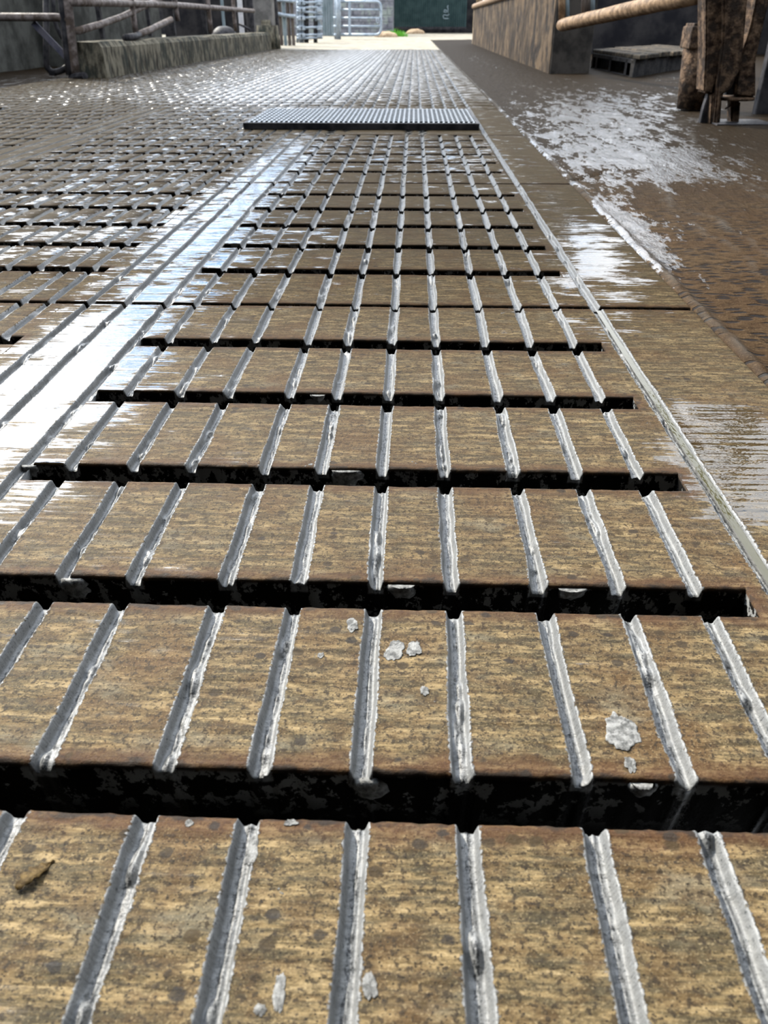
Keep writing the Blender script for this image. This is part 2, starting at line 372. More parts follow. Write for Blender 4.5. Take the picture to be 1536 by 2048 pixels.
def groove(x, y):
    """height drop and |u| for the cut grooves"""
    z = np.zeros_like(x); gu = np.full_like(x, 9.)
    for i, gx in enumerate(GX):
        if gx < x.min()-.03 or gx > x.max()+.03: continue
        wide = 1.25 if i == len(GX)-1 else 1.0
        xc = gx+.0022*(noise(y*9, y*0+i*7.3, 5)-.5)+.0014*(noise(y*40, y*0+i*3.1, 6)-.5)
        hw = .0064*wide*(1+.20*(noise(y*22, y*0+i, 8)-.5))
        u = (x-xc)/hw; a = np.abs(u)
        dpt = .0088*(1+.2*(noise(y*6, y*0+i, 9)-.5))
        prof = np.clip((1.0-a)/.34, 0, 1)*.86+.14*np.clip((1.0-a)/.9, 0, 1)
        rid = np.exp(-((u-.08-.25*(noise(y*14, y*0+i, 11)-.5))/.20)**2)*.0016*(.2+noise(y*120, x*500+i, 12))
        lump = np.clip(fbm(y*28, x*60+i*5, 13)-.60, 0, 1)*.028*np.exp(-(a/.9)**4)
        burr = np.exp(-((a-1.12)/.12)**2)*.0010*np.clip(noise(y*330, x*220+i, 14)-.35, 0, 1)
        z = z-dpt*prof+np.where(a < 1, rid+lump, 0)+burr
        gu = np.minimum(gu, a)
    return z, gu
def profile(a, b, step, wa, wb, dep=.115):
    """positions with rounded lips and side walls: list of (pos, z cap)"""
    n = max(2, int(round((b-a-.010)/step)))
    s = []
    if wa: s += [(a+.016, -dep), (a+.003, -.03), (a+.0004, -.008), (a, -.0035), (a+.0007, -.0013), (a+.0022, -.0003)]
    else: s += [(a, 0)]
    s += [(a+.005+(b-a-.010)*i/n, 0) for i in range(n+1)]
    if wb: s += [(b-.0022, -.0003), (b-.0007, -.0013), (b, -.0035), (b-.0004, -.008), (b-.003, -.03), (b-.016, -dep)]
    else: s += [(b, 0)]
    return s
def xcols(a, b, wa, wb, lod):
    n_in, n_out, half = {0: (24, 9, .0105), 1: (14, 4, .010), 2: (8, 2, .009), 3: (5, 1, .008)}[lod]
    s = profile(a, b, 1, wa, wb)
    lo = s[0] if not wa else None
    left = [q for q in s if q[0] < a+.0049 or (wa and q[0] <= a+.0161 and q[1] < 0)]
    right = [q for q in s if q[0] > b-.0049 or (wb and q[0] >= b-.0161 and q[1] < 0)]
    left = s[:6] if wa else s[:1]; right = s[-6:] if wb else s[-1:]
    mid = [a+.005, b-.005]; last = a
    for g in GX:
        if g < a-.008 or g > b+.008: continue
        for i in range(n_in+1): mid.append(g-half+2*half*i/n_in)
    mid = sorted(q for q in mid if a+.003 < q < b-.003)
    o = [mid[0]]
    for q in mid[1:]:
        gap = q-o[-1]
        if gap < .0002: continue
        if gap > .012:
            for j in range(1, n_out+1): o.append(o[-1]+gap/(n_out+1))
        o.append(q)
    return left+[(q, 0) for q in o]+right
def grid_mesh(name, xp, yp, edge_rows=None):
    xs = np.array([q[0] for q in xp]); zx = np.array([q[1] for q in xp])
    ys = np.array([q[0] for q in yp]); zy = np.array([q[1] for q in yp])
    Xg, Yg = np.meshgrid(xs, ys); ZX, ZY = np.meshgrid(zx, zy)
    g, gu = groove(Xg, Yg)
    cap = np.minimum(ZX, ZY)
    chip = np.where(ZY < -.0002, 1, 0)
    if chip.any():      # chipped, uneven lips
        sgn = np.where(Yg < (ys[0]+ys[-1])/2, 1, -1)
        Yg = Yg+chip*sgn*(.0028*np.clip(fbm(Xg*55, Yg*3, 21)-.45, 0, 1)+.0012*noise(Xg*260, Yg*3, 22))
    surf = g+.0009*(fbm(Xg*14, Yg*30, 31)-.5)+.0007*(noise(Xg*8, Yg*260, 32)-.5)
    Z = np.where(cap < -.006, np.minimum(cap, g-.0005), surf+cap*(1-np.clip(-g/.008, 0, .6)))
    ymin = min(q[0] for q in yp); ymax = max(q[0] for q in yp)
    ed = np.minimum(Yg-ymin, ymax-Yg) if edge_rows is None else edge_rows(Xg, Yg)
    n, m = Xg.shape
    co = np.stack([Xg, Yg, Z], -1).reshape(-1, 3)
    org = np.array([(xs.min()+xs.max())/2, (ymin+ymax)/2, 0]); 
    idx = np.arange(n*m).reshape(n, m)
    q = np.stack([idx[:-1, :-1], idx[:-1, 1:], idx[1:, 1:], idx[1:, :-1]], -1).reshape(-1, 4)
    me = bpy.data.meshes.new(name)
    me.vertices.add(n*m); me.vertices.foreach_set('co', (co-org).ravel())
    me.loops.add(q.size); me.loops.foreach_set('vertex_index', q.ravel())
    me.polygons.add(len(q)); me.polygons.foreach_set('loop_start', np.arange(len(q))*4); me.polygons.foreach_set('loop_total', np.full(len(q), 4))
    me.update()
    for an, arr in (('gu', gu), ('ed', ed), ('wet', wetf(Xg, Yg))):
        at = me.attributes.new(an, 'FLOAT', 'POINT'); at.data.foreach_set('value', np.asarray(arr, np.float32).ravel())
    me.polygons.foreach_set('use_smooth', [True]*len(q)); me.update()
    return me, org

bm = B(); box(bm, (-3.2, -.4, -.62), (.50, 17.5, -.55)); floor = put('floor', bm, 'pit'); tag(floor, kind='structure')
FO = Vector(floor.location)
def floor_piece(name, me, org, mat='floor'):
    o = link(name, me, mat, floor); o.location = Vector(org)-FO; return o
def lod_k(k): return 0 if k <= 3 else 1 if k <= 8 else 2 if k <= 14 else 3
STEP = {0: .0016, 1: .004, 2: .010, 3: .025}
JOINTS = (-1, 5, 11, 17, 23)
def slat_range(k):
    a = yk(k-1)+SLOT if (k-1) not in JOINTS else yk(k-1)+.010
    b = yk(k); return a, b
for gi, (xa, xb) in enumerate(GANG):
    for k in range(-1 if gi == 0 else 4, 24):
        if gi == 0 and k < 0: continue
        if gi == 1 and k < 4: continue
        if gi == 2 and k < 11: continue
        if gi == 0 and k > 17: continue
        a, b = slat_range(k)
        lod = min(3, lod_k(k)+(1 if gi else 0))
        me, org = grid_mesh('slat', xcols(xa, xb, False, False, lod), profile(a, b, STEP[lod], True, True))
        floor_piece('slat', me, org)
# the near slats reach the camera's feet
def border(xa, xb, j0, j1, lod, wa=True, wb=True):
    a = yk(j0)+.010; b = yk(j1)
    def er(Xg, Yg):
        e = np.minimum(Yg-a, b-Yg)
        if wa or wb:
            for k in range(j0+1, j1):
                yy = yk(k)+SLOT/2
                d = np.maximum(np.abs(Yg-yy)-SLOT/2, 0)
                if wa: e = np.minimum(e, np.hypot(d, np.maximum(Xg-xa, 0)))
                if wb: e = np.minimum(e, np.hypot(d, np.maximum(xb-Xg, 0)))
        return np.maximum(e, 0)
    me, org = grid_mesh('border_strip', xcols(xa, xb, wa, wb, lod), profile(a, b, STEP[lod], True, True), er)
    floor_piece('border_strip', me, org)
# strips between the gangs: their sides would leave a hairline against the slats, so they carry square sides
def sq(xp): return [q for q in xp if q[1] > -.0034 or True]
_old = profile
def profile_sq(a, b): pass
JL = (-1, 5, 11, 17, 23)
for bi, (xa, xb) in enumerate(BAND):
    for j0, j1 in zip(JL, JL[1:]):
        if bi == 1 and j0 < 0: pass
        if bi == 2 and j0 < 11: continue
        lod = {-1: 0, 5: 1, 11: 2, 17: 3}[j0]
        a = yk(j0)+.010; b = yk(j1)
        # square vertical side walls: caps drop straight down
        core = [q for q in xcols(xa, xb, False, False, lod)]
        xp = [(xa+.0001, -.115), (xa, -.0001), (xa+.0002, 0)] + core[1:-1] + [(xb-.0002, 0), (xb, -.0001), (xb-.0001, -.115)]
        def er(Xg, Yg, xa=xa, xb=xb, a=a, b=b, j0=j0, j1=j1):
            e = np.minimum(Yg-a, b-Yg)
            for k in range(j0+1, j1):
                d = np.maximum(np.abs(Yg-yk(k)-SLOT/2)-SLOT/2, 0)
                e = np.minimum(e, np.hypot(d, np.maximum(Xg-xa, 0)+.003)); 
                if bi: e = np.minimum(e, np.hypot(d, np.maximum(xb-Xg, 0)+.003))
            return np.maximum(e, 0)
        me, org = grid_mesh('border_strip', xp, profile(a, b, STEP[lod]*1.3, True, True), er)
        floor_piece('border_strip', me, org)
# plain slab that carries the grating in the fourth row
a, b = yk(17)+.010, yk(23)
me, org = grid_mesh('hatch_slab', [(-.392, 0)]+[(-.38+.03*i, 0) for i in range(22)]+[(.276, 0)], profile(a, b, .05, True, True))
me.attributes['gu'].data.foreach_set('value', np.full(len(me.vertices), 9., np.float32))
floor_piece('hatch_slab', me, org)
# everything beyond the fourth row: slats too small to tell apart
parts = []
xp = xcols(LASTX, .452, True, True, 3)
yp = []
for k in range(24, 84):
    a, b = slat_range(k) if k > 24 else (yk(23)+.010, yk(24))
    yp += [(a+.002, -.05), (a, -.004), (a+.006, 0), (b-.006, 0), (b, -.004), (b-.002, -.05)]
me, org = grid_mesh('distant_slats', xp, yp, lambda X_, Y_: Y_*0+.03)
tag(floor_piece('distant_slats', me, org), kind='stuff')

# muddy water standing in the last groove
bm = B(); gx = GX[-1]; prev = None
for i in range(120):
    y = .25+i*.016
    xc = gx+.0022*(float(noise(y*9, (len(GX)-1)*7.3, 5))-.5)
    w0 = .0042+.0012*float(noise(y*20, 3.3, 41))
    q = (bm.verts.new((xc-w0*.2, y, -.0022)), bm.verts.new((xc+w0*1.35, y, -.0022)))
    if prev and y < 1.23: bm.faces.new((prev[0], prev[1], q[1], q[0]))
    prev = q
bm2 = bm
o = put('groove_water', bm2, 'water', floor); tag(o, kind='stuff')

# ------------------------------------------------------------------ rough concrete apron right of the slats, plain floor left
def apron(name, xs, ys, zf, attrs, mat='apron', mask=None):
    Xg, Yg = np.meshgrid(xs, ys); Z = zf(Xg, Yg); n, m = Xg.shape
    co = np.stack([Xg, Yg, Z], -1).reshape(-1, 3); org = np.array([xs.mean(), ys.min(), 0])
    idx = np.arange(n*m).reshape(n, m)
    q = np.stack([idx[:-1, :-1], idx[:-1, 1:], idx[1:, 1:], idx[1:, :-1]], -1).reshape(-1, 4)
    me = bpy.data.meshes.new(name); me.vertices.add(n*m); me.vertices.foreach_set('co', (co-org).ravel())
    me.loops.add(q.size); me.loops.foreach_set('vertex_index', q.ravel())
    me.polygons.add(len(q)); me.polygons.foreach_set('loop_start', np.arange(len(q))*4); me.polygons.foreach_set('loop_total', np.full(len(q), 4)); me.update()
    for an, f in attrs.items():
        at = me.attributes.new(an, 'FLOAT', 'POINT'); at.data.foreach_set('value', np.asarray(f(Xg, Yg)*np.ones_like(Xg), np.float32).ravel())
    me.polygons.foreach_set('use_smooth', [True]*len(q)); me.update()
    return floor_piece(name, me, org, mat)
RL = [[(1010, 195), (1090, 240), (1140, 300), (1180, 340)], [(1330, 230), (1400, 300), (1536, 400)], [(1290, 350), (1340, 400), (1420, 470), (1536, 560)],
      [(1400, 340), (1460, 370), (1536, 400)], [(1040, 165), (1150, 215), (1230, 250)], [(1190, 200), (1260, 260), (1370, 290)], [(1180, 230), (1240, 290), (1300, 320)],
      [(1330, 400), (1440, 440), (1536, 520)]]
RP = [[gnd(*p) for p in l] for l in RL]
def ridge(X, Y, wx=.035):
    t = np.zeros_like(X)
    for l in RP:
        for a, b in zip(l, l[1:]):
            dx, dy = b.x-a.x, b.y-a.y; L2 = dx*dx+dy*dy
            XX = X+.05*(fbm(Y*9, X*9, 55, 3)-.5)*Y*.7
            s = np.clip(((XX-a.x)*dx+(Y-a.y)*dy)/L2, 0, 1)
            d = np.hypot(XX-a.x-s*dx, (Y-a.y-s*dy)*.6)
            t = np.maximum(t, np.exp(-(d/(.004+.0015*Y))**2)*np.clip(fbm(X*30, Y*12, 57)*2-.5, 0, 1))
    return t
CR = [[gnd(*p) for p in l] for l in ([(1138, 364), (1200, 346), (1260, 336), (1345, 330)], [(940, 152), (1030, 150), (1090, 156)])]
def crack(X, Y):
    t = np.zeros_like(X)
    for l in CR:
        for a, b in zip(l, l[1:]):
            dx, dy = b.x-a.x, b.y-a.y; q = np.clip(((X-a.x)*dx+(Y-a.y)*dy)/(dx*dx+dy*dy), 0, 1)
            t = np.maximum(t, np.exp(-(np.hypot(X-a.x-q*dx, Y-a.y-q*dy)/.008)**2))
    return t
def zr(X, Y):
    e = X-.452
    lip = .007*np.exp(-((e-.012)/.011)**2)*(.4+fbm(X*60, Y*40, 61))
    amp = .6+.5*sst(1.2, 4, Y)
    return np.where(e < .001, -.03, -.001+lip+.004*amp*(fbm(X*16+Y*9, Y*7, 62, 4)-.5)+.006*sst(2, 7, Y)*(fbm(X*5+Y*5, Y*3, 65)-.5)+.003*(fbm(X*55, Y*35, 63)-.5)*sst(0, .05, e)+.0045*ridge(X, Y)-.012*crack(X, Y)+.03*sst(0, 2.5, e))
xs = np.concatenate([[.4515], .453+np.linspace(0, .05, 22), .503+.012*np.arange(1, 60), 1.21+np.linspace(.02, 1, 50)**1.5*8])
ys = .35*np.exp(np.linspace(0, math.log(26/.35), 520))
RW = [(gnd(1200, 250), .50, 1.2, .66), (gnd(1300, 340), .25, .5, .2), (gnd(1130, 300), .12, .5, .15), (gnd(1380, 330), .25, .4, .15), (gnd(1400, 200), .3, .8, .2), (gnd(960, 120), .25, 3, .3), (gnd(1230, 200), .5, 1.2, .42), (gnd(1290, 320), .25, .5, .34), (gnd(1275, 470), .08, .38, .85), (gnd(1130, 160), .25, 1.5, .2), (gnd(1230, 380), .12, .5, .22), (gnd(1340, 160), .5, 1.2, .3), (gnd(1010, 160), .3, 2.2, .1)]
def wr(X, Y):
    t = -.04+.30*np.exp(-((X-.468)/.018)**2)
    for p, rx, ry, s in RW: t = t+s*np.exp(-((X-p.x)/rx)**2-((Y-p.y)/ry)**2)
    return t-.35*sst(1.5, 2.1, X)*sst(4.6, 3.4, Y)
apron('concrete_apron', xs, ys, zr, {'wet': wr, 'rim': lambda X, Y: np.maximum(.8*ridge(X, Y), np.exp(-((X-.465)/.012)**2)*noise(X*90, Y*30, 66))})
xs = np.linspace(-9, LASTX, 60); ys = np.linspace(2.5, 26, 120)
apron('concrete_passage', xs, ys, lambda X, Y: .010*(fbm(X*3, Y*3, 71)-.5)-.004, {'wet': lambda X, Y: .30*sst(-4.2, -2.9, X)+.1, 'rim': lambda X, Y: 0*X})

# ground beyond the slats
bm = B(); box(bm, (-14, yk(83), -.12), (.452, 60, -.004)); box(bm, (.452, 25.9, -.12), (16, 60, -.002)); box(bm, (9.2, .3, -.12), (16, 25.9, .02)); box(bm, (-14, 2.4, -.12), (-8.95, 16.2, -.01))
yard = put('floor', bm, 'yard'); tag(yard, kind='structure')

# ------------------------------------------------------------------ left side: wall, kerb, rails
bm = B(); box(bm, (-4.15, 4.4, -.1), (-3.95, 9.4, 1.15)); wl = put('wall_left', bm, 'wall_left'); tag(wl, kind='structure')
kA = gnd(215, 156); kB = gnd(545, 98)
bm = B()
n = 40
prev = None
for i in range(n+1):
    t = i/n; p = kA.lerp(kB, t*.985); wv = .006*math.sin(i*1.7)
    sec = [(0+wv, -.02), (.004+wv, .22), (.03+wv, .255+.008*math.sin(i)), (.24, .262), (.25, -.02)]
    r = [bm.verts.new((p.x-a, p.y, z)) for a, z in sec]
    if prev:
        for j in range(4): bm.faces.new((prev[j], r[j], r[j+1], prev[j+1]))
    else: bm.faces.new(r)
    prev = r
bm.faces.new(prev[::-1])
kerb = put('concrete_kerb', bm, 'kerb'); tag(kerb, 'low mossy grey concrete kerb wall along the left side, carrying the pipe rails', 'kerb')
# wall behind the rails, pier and openings
bm = B(); box(bm, (-4.05, 9.4, -.1), (-3.55, 12.6, 1.3)); w2 = put('wall_left', bm, 'wall_left'); tag(w2, kind='structure')
bm = B(); box(bm, (-5.2, 12.6, -.1), (-5.0, 17.4, 1.5)); w3 = put('wall_left', bm, 'dark'); tag(w3, kind='structure')
bm = B(); box(bm, (-5.0, 18.0, -.1), (-3.35, 18.2, 1.6)); box(bm, (-14, 40, -.1), (-2.0, 40.3, 3.0)); o = put('wall_back', bm, 'dark'); tag(o, kind='structure')
Yp = kB.y+.05
a = aty(509, 60, Yp); b = aty(546, 60, Yp)
bm = B(); box(bm, (a.x, Yp, -.02), (b.x, Yp+.35, 1.7), .02); pier = thing('pillar', (a.x, Yp, 0), 'pale grey rendered pillar with rounded concrete foot at the far end of the left kerb', 'pillar')
put('shaft', bm, mat_simple('pale_pillar', (.08, .076, .07), (.15, .14, .13), 5, .85), pier)
bm = B()
pc = Vector(((a.x+b.x)/2+.05, Yp+.1, 0))
z1 = aty(530, 40, Yp).z
t = bmesh.new(); bmesh.ops.create_cone(t, segments=20, radius1=.30, radius2=.25, depth=z1, cap_ends=True)
for v in t.verts: v.co = Vector((v.co.x*.75, v.co.y, v.co.z+z1/2))+pc
bmesh.ops.bevel(t, geom=[e for e in t.edges if abs(e.verts[0].co.z-z1) < .01 and abs(e.verts[1].co.z-z1) < .01], offset=.08, segments=4, affect='EDGES'); join(bm, t)
put('foot', bm, 'kerb', pier, True)

# near post, its horizontal rail and brace (left edge of the picture)
yP = kA.y-.02
post = thing('gate_post', (gnd(155, 156).x, yP, 0), 'leaning muddy steel post at the near end of the left kerb', 'post')
bm = B(); tube(bm, lerp(aty(152, 155, yP), aty(128, -60, yP), 6), .036, 14, .03); put('upright', bm, 'rail', post, True)
bm = B(); tube(bm, lerp(aty(140, 150, yP), aty(118, -60, yP), 6), .034, 10, .03); put('upright', bm, 'darksteel', post, True)
bm = B(); tube(bm, path([aty(-160, 33, yP), aty(125, 35, yP), aty(140, 42, yP)], .05), .030, 14, .03); put('rail', bm, 'rail', post, True)
bm = B(); beam(bm, aty(66, 45, yP+.03), aty(146, 128, yP+.03), .05, .012, (0, 1, 0)); put('brace', bm, 'bluesteel', post)
bm = B(); tube(bm, lerp(aty(143, 155, yP), aty(170, 152, yP-.1), 2), .03, 8); put('foot', bm, 'darksteel', post)
bo = thing('pipe_bracket', (aty(95, 150, yP+.25).x, yP+.25, 0), 'black U shaped pipe standing behind the leaning post', 'pipe')
yb = yP+.25
bm = B(); tube(bm, path([aty(92, -60, yb), aty(93, 144, yb), aty(118, 146, yb), aty(140, 130, yb)], .08), .026, 10); put('upright', bm, 'darksteel', bo, True)
bm = B(); tube(bm, path([aty(105, -40, yb), aty(108, 50, yb), aty(126, 78, yb)], .1), .018, 8); put('strut', bm, 'darksteel', bo, True)
# barrier of pipes above the kerb (receding along it)
def kp(u, v, off=.12):
    """point over the kerb line at picture position u, v"""
    r = ray(u, v); ax = kA.x-off; bx = kB.x-off
    k = (bx-ax)/(kB.y-kA.y); t = (ax-k*kA.y)/(r[0]-k*r[1]); return Vector((r[0]*t, r[1]*t, H+r[2]*t))
bar = thing('pipe_barrier', (kA.x-.12, kA.y+3, .25), 'row of muddy pipe rails and uprights along the top of the left kerb', 'barrier')
bm = B(); tube(bm, [kp(u, v) for u, v in ((145, 4), (200, 5), (258, 7), (348, 10), (420, 15), (470, 19), (507, 22))], .030, 12, .03); put('top_rail', bm, 'rail', bar, True)
for (u0, v0, u1, v1, r, mt) in ((257, -40, 272, 68, .026, 'rail'), (346, -30, 356, 42, .026, 'rail'), (412, -30, 422, 66, .030, 'rail'), (464, -30, 471, 62, .028, 'rail')):
    bm = B(); tube(bm, lerp(kp(u0, v0), kp(u1, v1), 4), r, 10, .03); put('upright', bm, mt, bar, True)
for (u, wd, v1) in ((207, 8, 82), (347, 11, 72), (302, 6, 74), (411, 9, 66), (506, 8, 63)):
    bm = B(); p = kp(u, v1, .19); p.z = .275; q = Vector((p.x, p.y, 1.15)); ww = wd/ (F/(p.y*math.cos(TH)))
    beam(bm, p, q, ww, .05, (0, 1, 0)); put('post', bm, 'darksteel', bar)
bm = B(); tube(bm, [kp(u, v, .14) for u, v in ((155, 62), (200, 49), (245, 33), (290, 12), (345, -15))], .027, 12, .03); put('diagonal_rail', bm, 'rail', bar, True)
bm = B(); tube(bm, [kp(u, v, .14) for u, v in ((272, 71), (300, 60), (342, 39))], .030, 12, .03); put('diagonal_rail', bm, 'rail', bar, True)
bm = B(); tube(bm, [kp(u, v, .1) for u, v in ((250, 76), (270, 73), (278, 70))], .03, 8); put('foot', bm, 'darksteel', bar, True)
# bits in the dark opening
for u, wd, mt, lab in ((448, 5, 'sheet', 'narrow blue-grey post inside the dark opening on the left'), (483, 9, 'white', 'white painted post inside the dark opening on the left')):
    Yq = 17.0; p = aty(u, 57, Yq); ww = wd/(F/(Yq*math.cos(TH)))
    bm = B(); box(bm, (p.x-ww/2, Yq, 0), (p.x+ww/2, Yq+.06, 2.8), .005); tag(put('post', bm, mt), lab, 'post')
bm = B(); t = bmesh.new(); bmesh.ops.create_icosphere(t, subdivisions=3, radius=.2)
p = aty(448, 62, 14.5)
for v in t.verts: v.co = Vector((v.co.x*1.1, v.co.y, v.co.z*.9*(1+.2*float(noise(v.co.x*9, v.co.z*9, 3)))))+Vector((p.x, 14.5, .17))
join(bm, t); tag(put('sack', bm, 'darksteel', smooth=True), 'dark slumped sack behind the kerb in the opening', 'sack')
bm = B(); tube(bm, path([aty(478, 48, 16.2), aty(502, 60, 16.2), Vector((aty(502, 60, 16.2).x, 16.2, 0))], .05), .02, 8)
tag(put('bent_bar', bm, 'darksteel', smooth=True), 'thin black bar leaning in front of the white post', 'bar')
# curved dark post by the pillar
yc = kB.y+.62
cp = thing('curved_post', (gnd(552, 97).x, yc, 0), 'dark crooked steel post with a hooked arm beside the pale pillar', 'post')
bm = B(); tube(bm, [aty(u, v, yc) for u, v in ((546, -40), (548, 0), (551, 30), (553, 55), (553, 96))], .055, 10, .05); put('upright', bm, 'darksteel', cp, True)
bm = B(); tube(bm, [aty(u, v, yc) for u, v in ((515, 43), (524, 41), (535, 44), (545, 52), (551, 70))], [.03, .045, .045, .04, .04], 10, .05); put('hook_arm', bm, 'darksteel', cp, True)

# sheeted pen and galvanised railings, middle left
yB = 19.0
sc = lambda Y: Y*math.cos(TH)/F
pen = thing('board_screen', (aty(572, 85, yB).x, yB, 0), 'screen of weathered upright boards between crooked post and galvanised rails', 'screen')
for i, u in enumerate((556, 563, 571, 579, 587)):
    p = aty(u, 85, yB); ww = 6.4*sc(yB)
    bm = B(); box(bm, (p.x-ww/2, yB+.01*(i % 2), 0), (p.x+ww/2, yB+.04+.01*(i % 2), 1.7), .004); put('board', bm, 'sheet' if i == 2 else 'board', pen)
bm = B(); tube(bm, [aty(553, 27, yB-.05), aty(572, 31, yB-.05), aty(591, 33, yB-.05)], .035, 8); put('rail', bm, 'galv', pen, True)
bm = B(); tube(bm, [aty(553, 0, yB-.05), aty(591, 3, yB-.05)], .03, 8); put('rail', bm, 'galv', pen, True)
yG = 22.0
rl = thing('railing', (aty(615, 85, yG).x, yG, 0), 'galvanised pipe railings and clamps beside the board screen', 'railing')
for u, r, mt, v1 in ((595, .03, 'galv', 86), (601, .035, 'galv', 88), (606, .03, 'galv', 88), (613, .055, 'darksteel', 86), (631, .05, 'darksteel', 86), (633, .06, 'galv', 42), (639, .05, 'galv', 68)):
    top = aty(u, -50, yG); p = aty(u, v1, yG); p.z = max(p.z, 0)
    bm = B(); tube(bm, lerp(p, top, 2), r, 10); put('upright', bm, mt, rl, True)
for v in (5, 15, 21, 35, 55, 70, 76):
    bm = B(); tube(bm, [aty(594, v+1, yG-.06), aty(645, v-1 if v != 21 else v+6, yG-.06)], .028, 8); put('rail', bm, 'galv', rl, True)
for v in (6, 20, 36, 56, 71):
    for u in (601, 606, 639):
        bm = B(); p = aty(u, v, yG-.06); box(bm, p-Vector((.06, .05, .045)), p+Vector((.06, .05, .045)), .015); put('clamp', bm, 'galv', rl)
bm = B(); a = aty(646, 74, 24.0); b = aty(668, 74, 24.0); 
n = 9
for i in range(n):
    x0 = a.x+(b.x-a.x)*i/n; x1 = a.x+(b.x-a.x)*(i+1)/n; box(bm, (x0+.004, 24.0-.02*(i % 2), .12), (x1-.004, 24.06, 2.2), .004)
tag(put('cladding_panel', bm, 'sheet'), 'tall pale blue-grey sheet panel between railings and gate', 'panel')
# five-bar gate
yT = 27.0
gate = thing('gate', (aty(677, 78, yT).x, yT, 0), 'five-bar galvanised tubular farm gate with rounded corners', 'gate')
bm = B(); p = aty(677, 80, yT); p.z = 0; tube(bm, lerp(p, aty(677, -60, yT), 2), .075, 14); put('hinge_post', bm, 'galv', gate, True)
bm = B(); p = aty(671, 80, yT+.2); p.z = 0; tube(bm, lerp(p, aty(671, -60, yT+.2), 2), .04, 10); put('upright', bm, 'galv', gate, True)
bm = B(); r = .16; tube(bm, path([aty(681, 3, yT), aty(762, 3, yT), aty(762, 69.5, yT), aty(681, 69.5, yT)], r), .036, 12); put('frame_tube', bm, 'galv', gate, True)
for v in (19.5, 36, 52.5):
    bm = B(); tube(bm, [aty(681, v, yT), aty(762, v, yT)], .028, 10); put('rail', bm, 'galv', gate, True)
bm = B(); beam(bm, aty(699, 3, yT-.03), aty(699, 69, yT-.03), .075, .02, (0, 1, 0)); put('stay', bm, 'galv', gate)
bm = B(); tube(bm, path([aty(753, 36, yT-.05), aty(753, 46, yT-.05), aty(757, 46, yT-.05), aty(757, 36, yT-.05)], .03), .012, 6); put('latch', bm, 'galv', gate, True)
for v in (36, 53, 70):
    bm = B(); tube(bm, [aty(664, v, yT), aty(681, v, yT)], .035, 8); put('hinge_arm', bm, 'galv', gate, True)
# block wall behind the gate, blocks as parts
yW = 36.0
L0 = aty(560, 60, yW).x; L1 = aty(786, 60, yW).x
bm = B(); box(bm, (L0, yW+.05, -.1), (L1-.02, yW+.35, 3.2)); bw = put('wall_back', bm, 'block'); tag(bw, kind='structure')
bwo = Vector(bw.location); proto = None
r_ = 0; zz = 0
while zz < 1.75:
    xx = L1-(.225 if r_ % 2 else .45)
    first = L1
    while first > L0:
        lo = max(xx, L0); w0 = first-lo
        if w0 > .05:
            bmn = bmesh.new(); box(bmn, (-w0/2+.006, 0, .006), (w0/2-.006, .09+random.uniform(-.005, .005), .219), .006)
            me = bpy.data.meshes.new('block'); bmn.to_mesh(me); bmn.free()
            o = link('block', me, 'block', bw); o.location = Vector(((first+lo)/2, yW-.02, zz))-bwo
        first = xx; xx -= .45
    zz += .225; r_ += 1
# corrugated door
yD = 44.0
dA = aty(786, 57, yD); dB = aty(932, 57, yD)
door = thing('door_1', ((dA.x+dB.x)/2, yD, dA.z), None, None, kind='structure')
bm = B(); nc = 34; prev = None
for i in range(nc*6+1):
    xq = dA.x+(dB.x-dA.x)*i/(nc*6); ph = (i % 6)/6; yy = yD+(.035 if ph in (0,) or ph > .6 else 0)
    q = (bm.verts.new((xq, yy, dA.z)), bm.verts.new((xq, yy, 3.4)))
    if prev: bm.faces.new((prev[0], q[0], q[1], prev[1]))
    prev = q
put('corrugated_sheet', bm, 'door', door)
bm = B(); box(bm, (dA.x, yD-.03, dA.z-.04), (dB.x, yD+.06, dA.z+.07), .01); put('bottom_rail', bm, 'darksteel', door)
bm = B()
def strokes(bm, pts, w_=.035):
    for a, b in zip(pts, pts[1:]): beam(bm, Vector((a[0], yD-.045, a[1])), Vector((b[0], yD-.045, b[1])), w_, .006, (0, 1, 0))
cx = aty(892, 27, yD).x; z0 = aty(892, 37, yD).z; s_ = .016*27/2
def sp_(pts): strokes(bm, [(cx+a*.20, z0+b*.42) for a, b in pts])
sp_([(.7, .0), (-.5, .0), (-.7, .25), (-.5, .35), (.5, .3), (.7, .45)]); sp_([(-.6, .65), (.0, .58), (.2, .75), (-.3, .85), (-.6, .65)]); sp_([(.4, .55), (.45, .95), (.2, 1.15), (.5, 1.25)])
put('chalk_mark', bm, 'sheet', door)
bm = B(); box(bm, (L1-.3, 46, -.1), (dB.x+4, 46.3, 4)); wb2 = put('wall_back', bm, 'dark'); tag(wb2, kind='structure')
bm = B(); a = aty(764, 66, 40.5); b = aty(787, 66, 40.5); 
for i in range(9): box(bm, (a.x, 40.5, .4*i+.004), (b.x, 41.0, .4*i+.396), .008)
tag(put('pillar', bm, 'block'), 'grey block pillar between the galvanised gate and the green door', 'pillar')
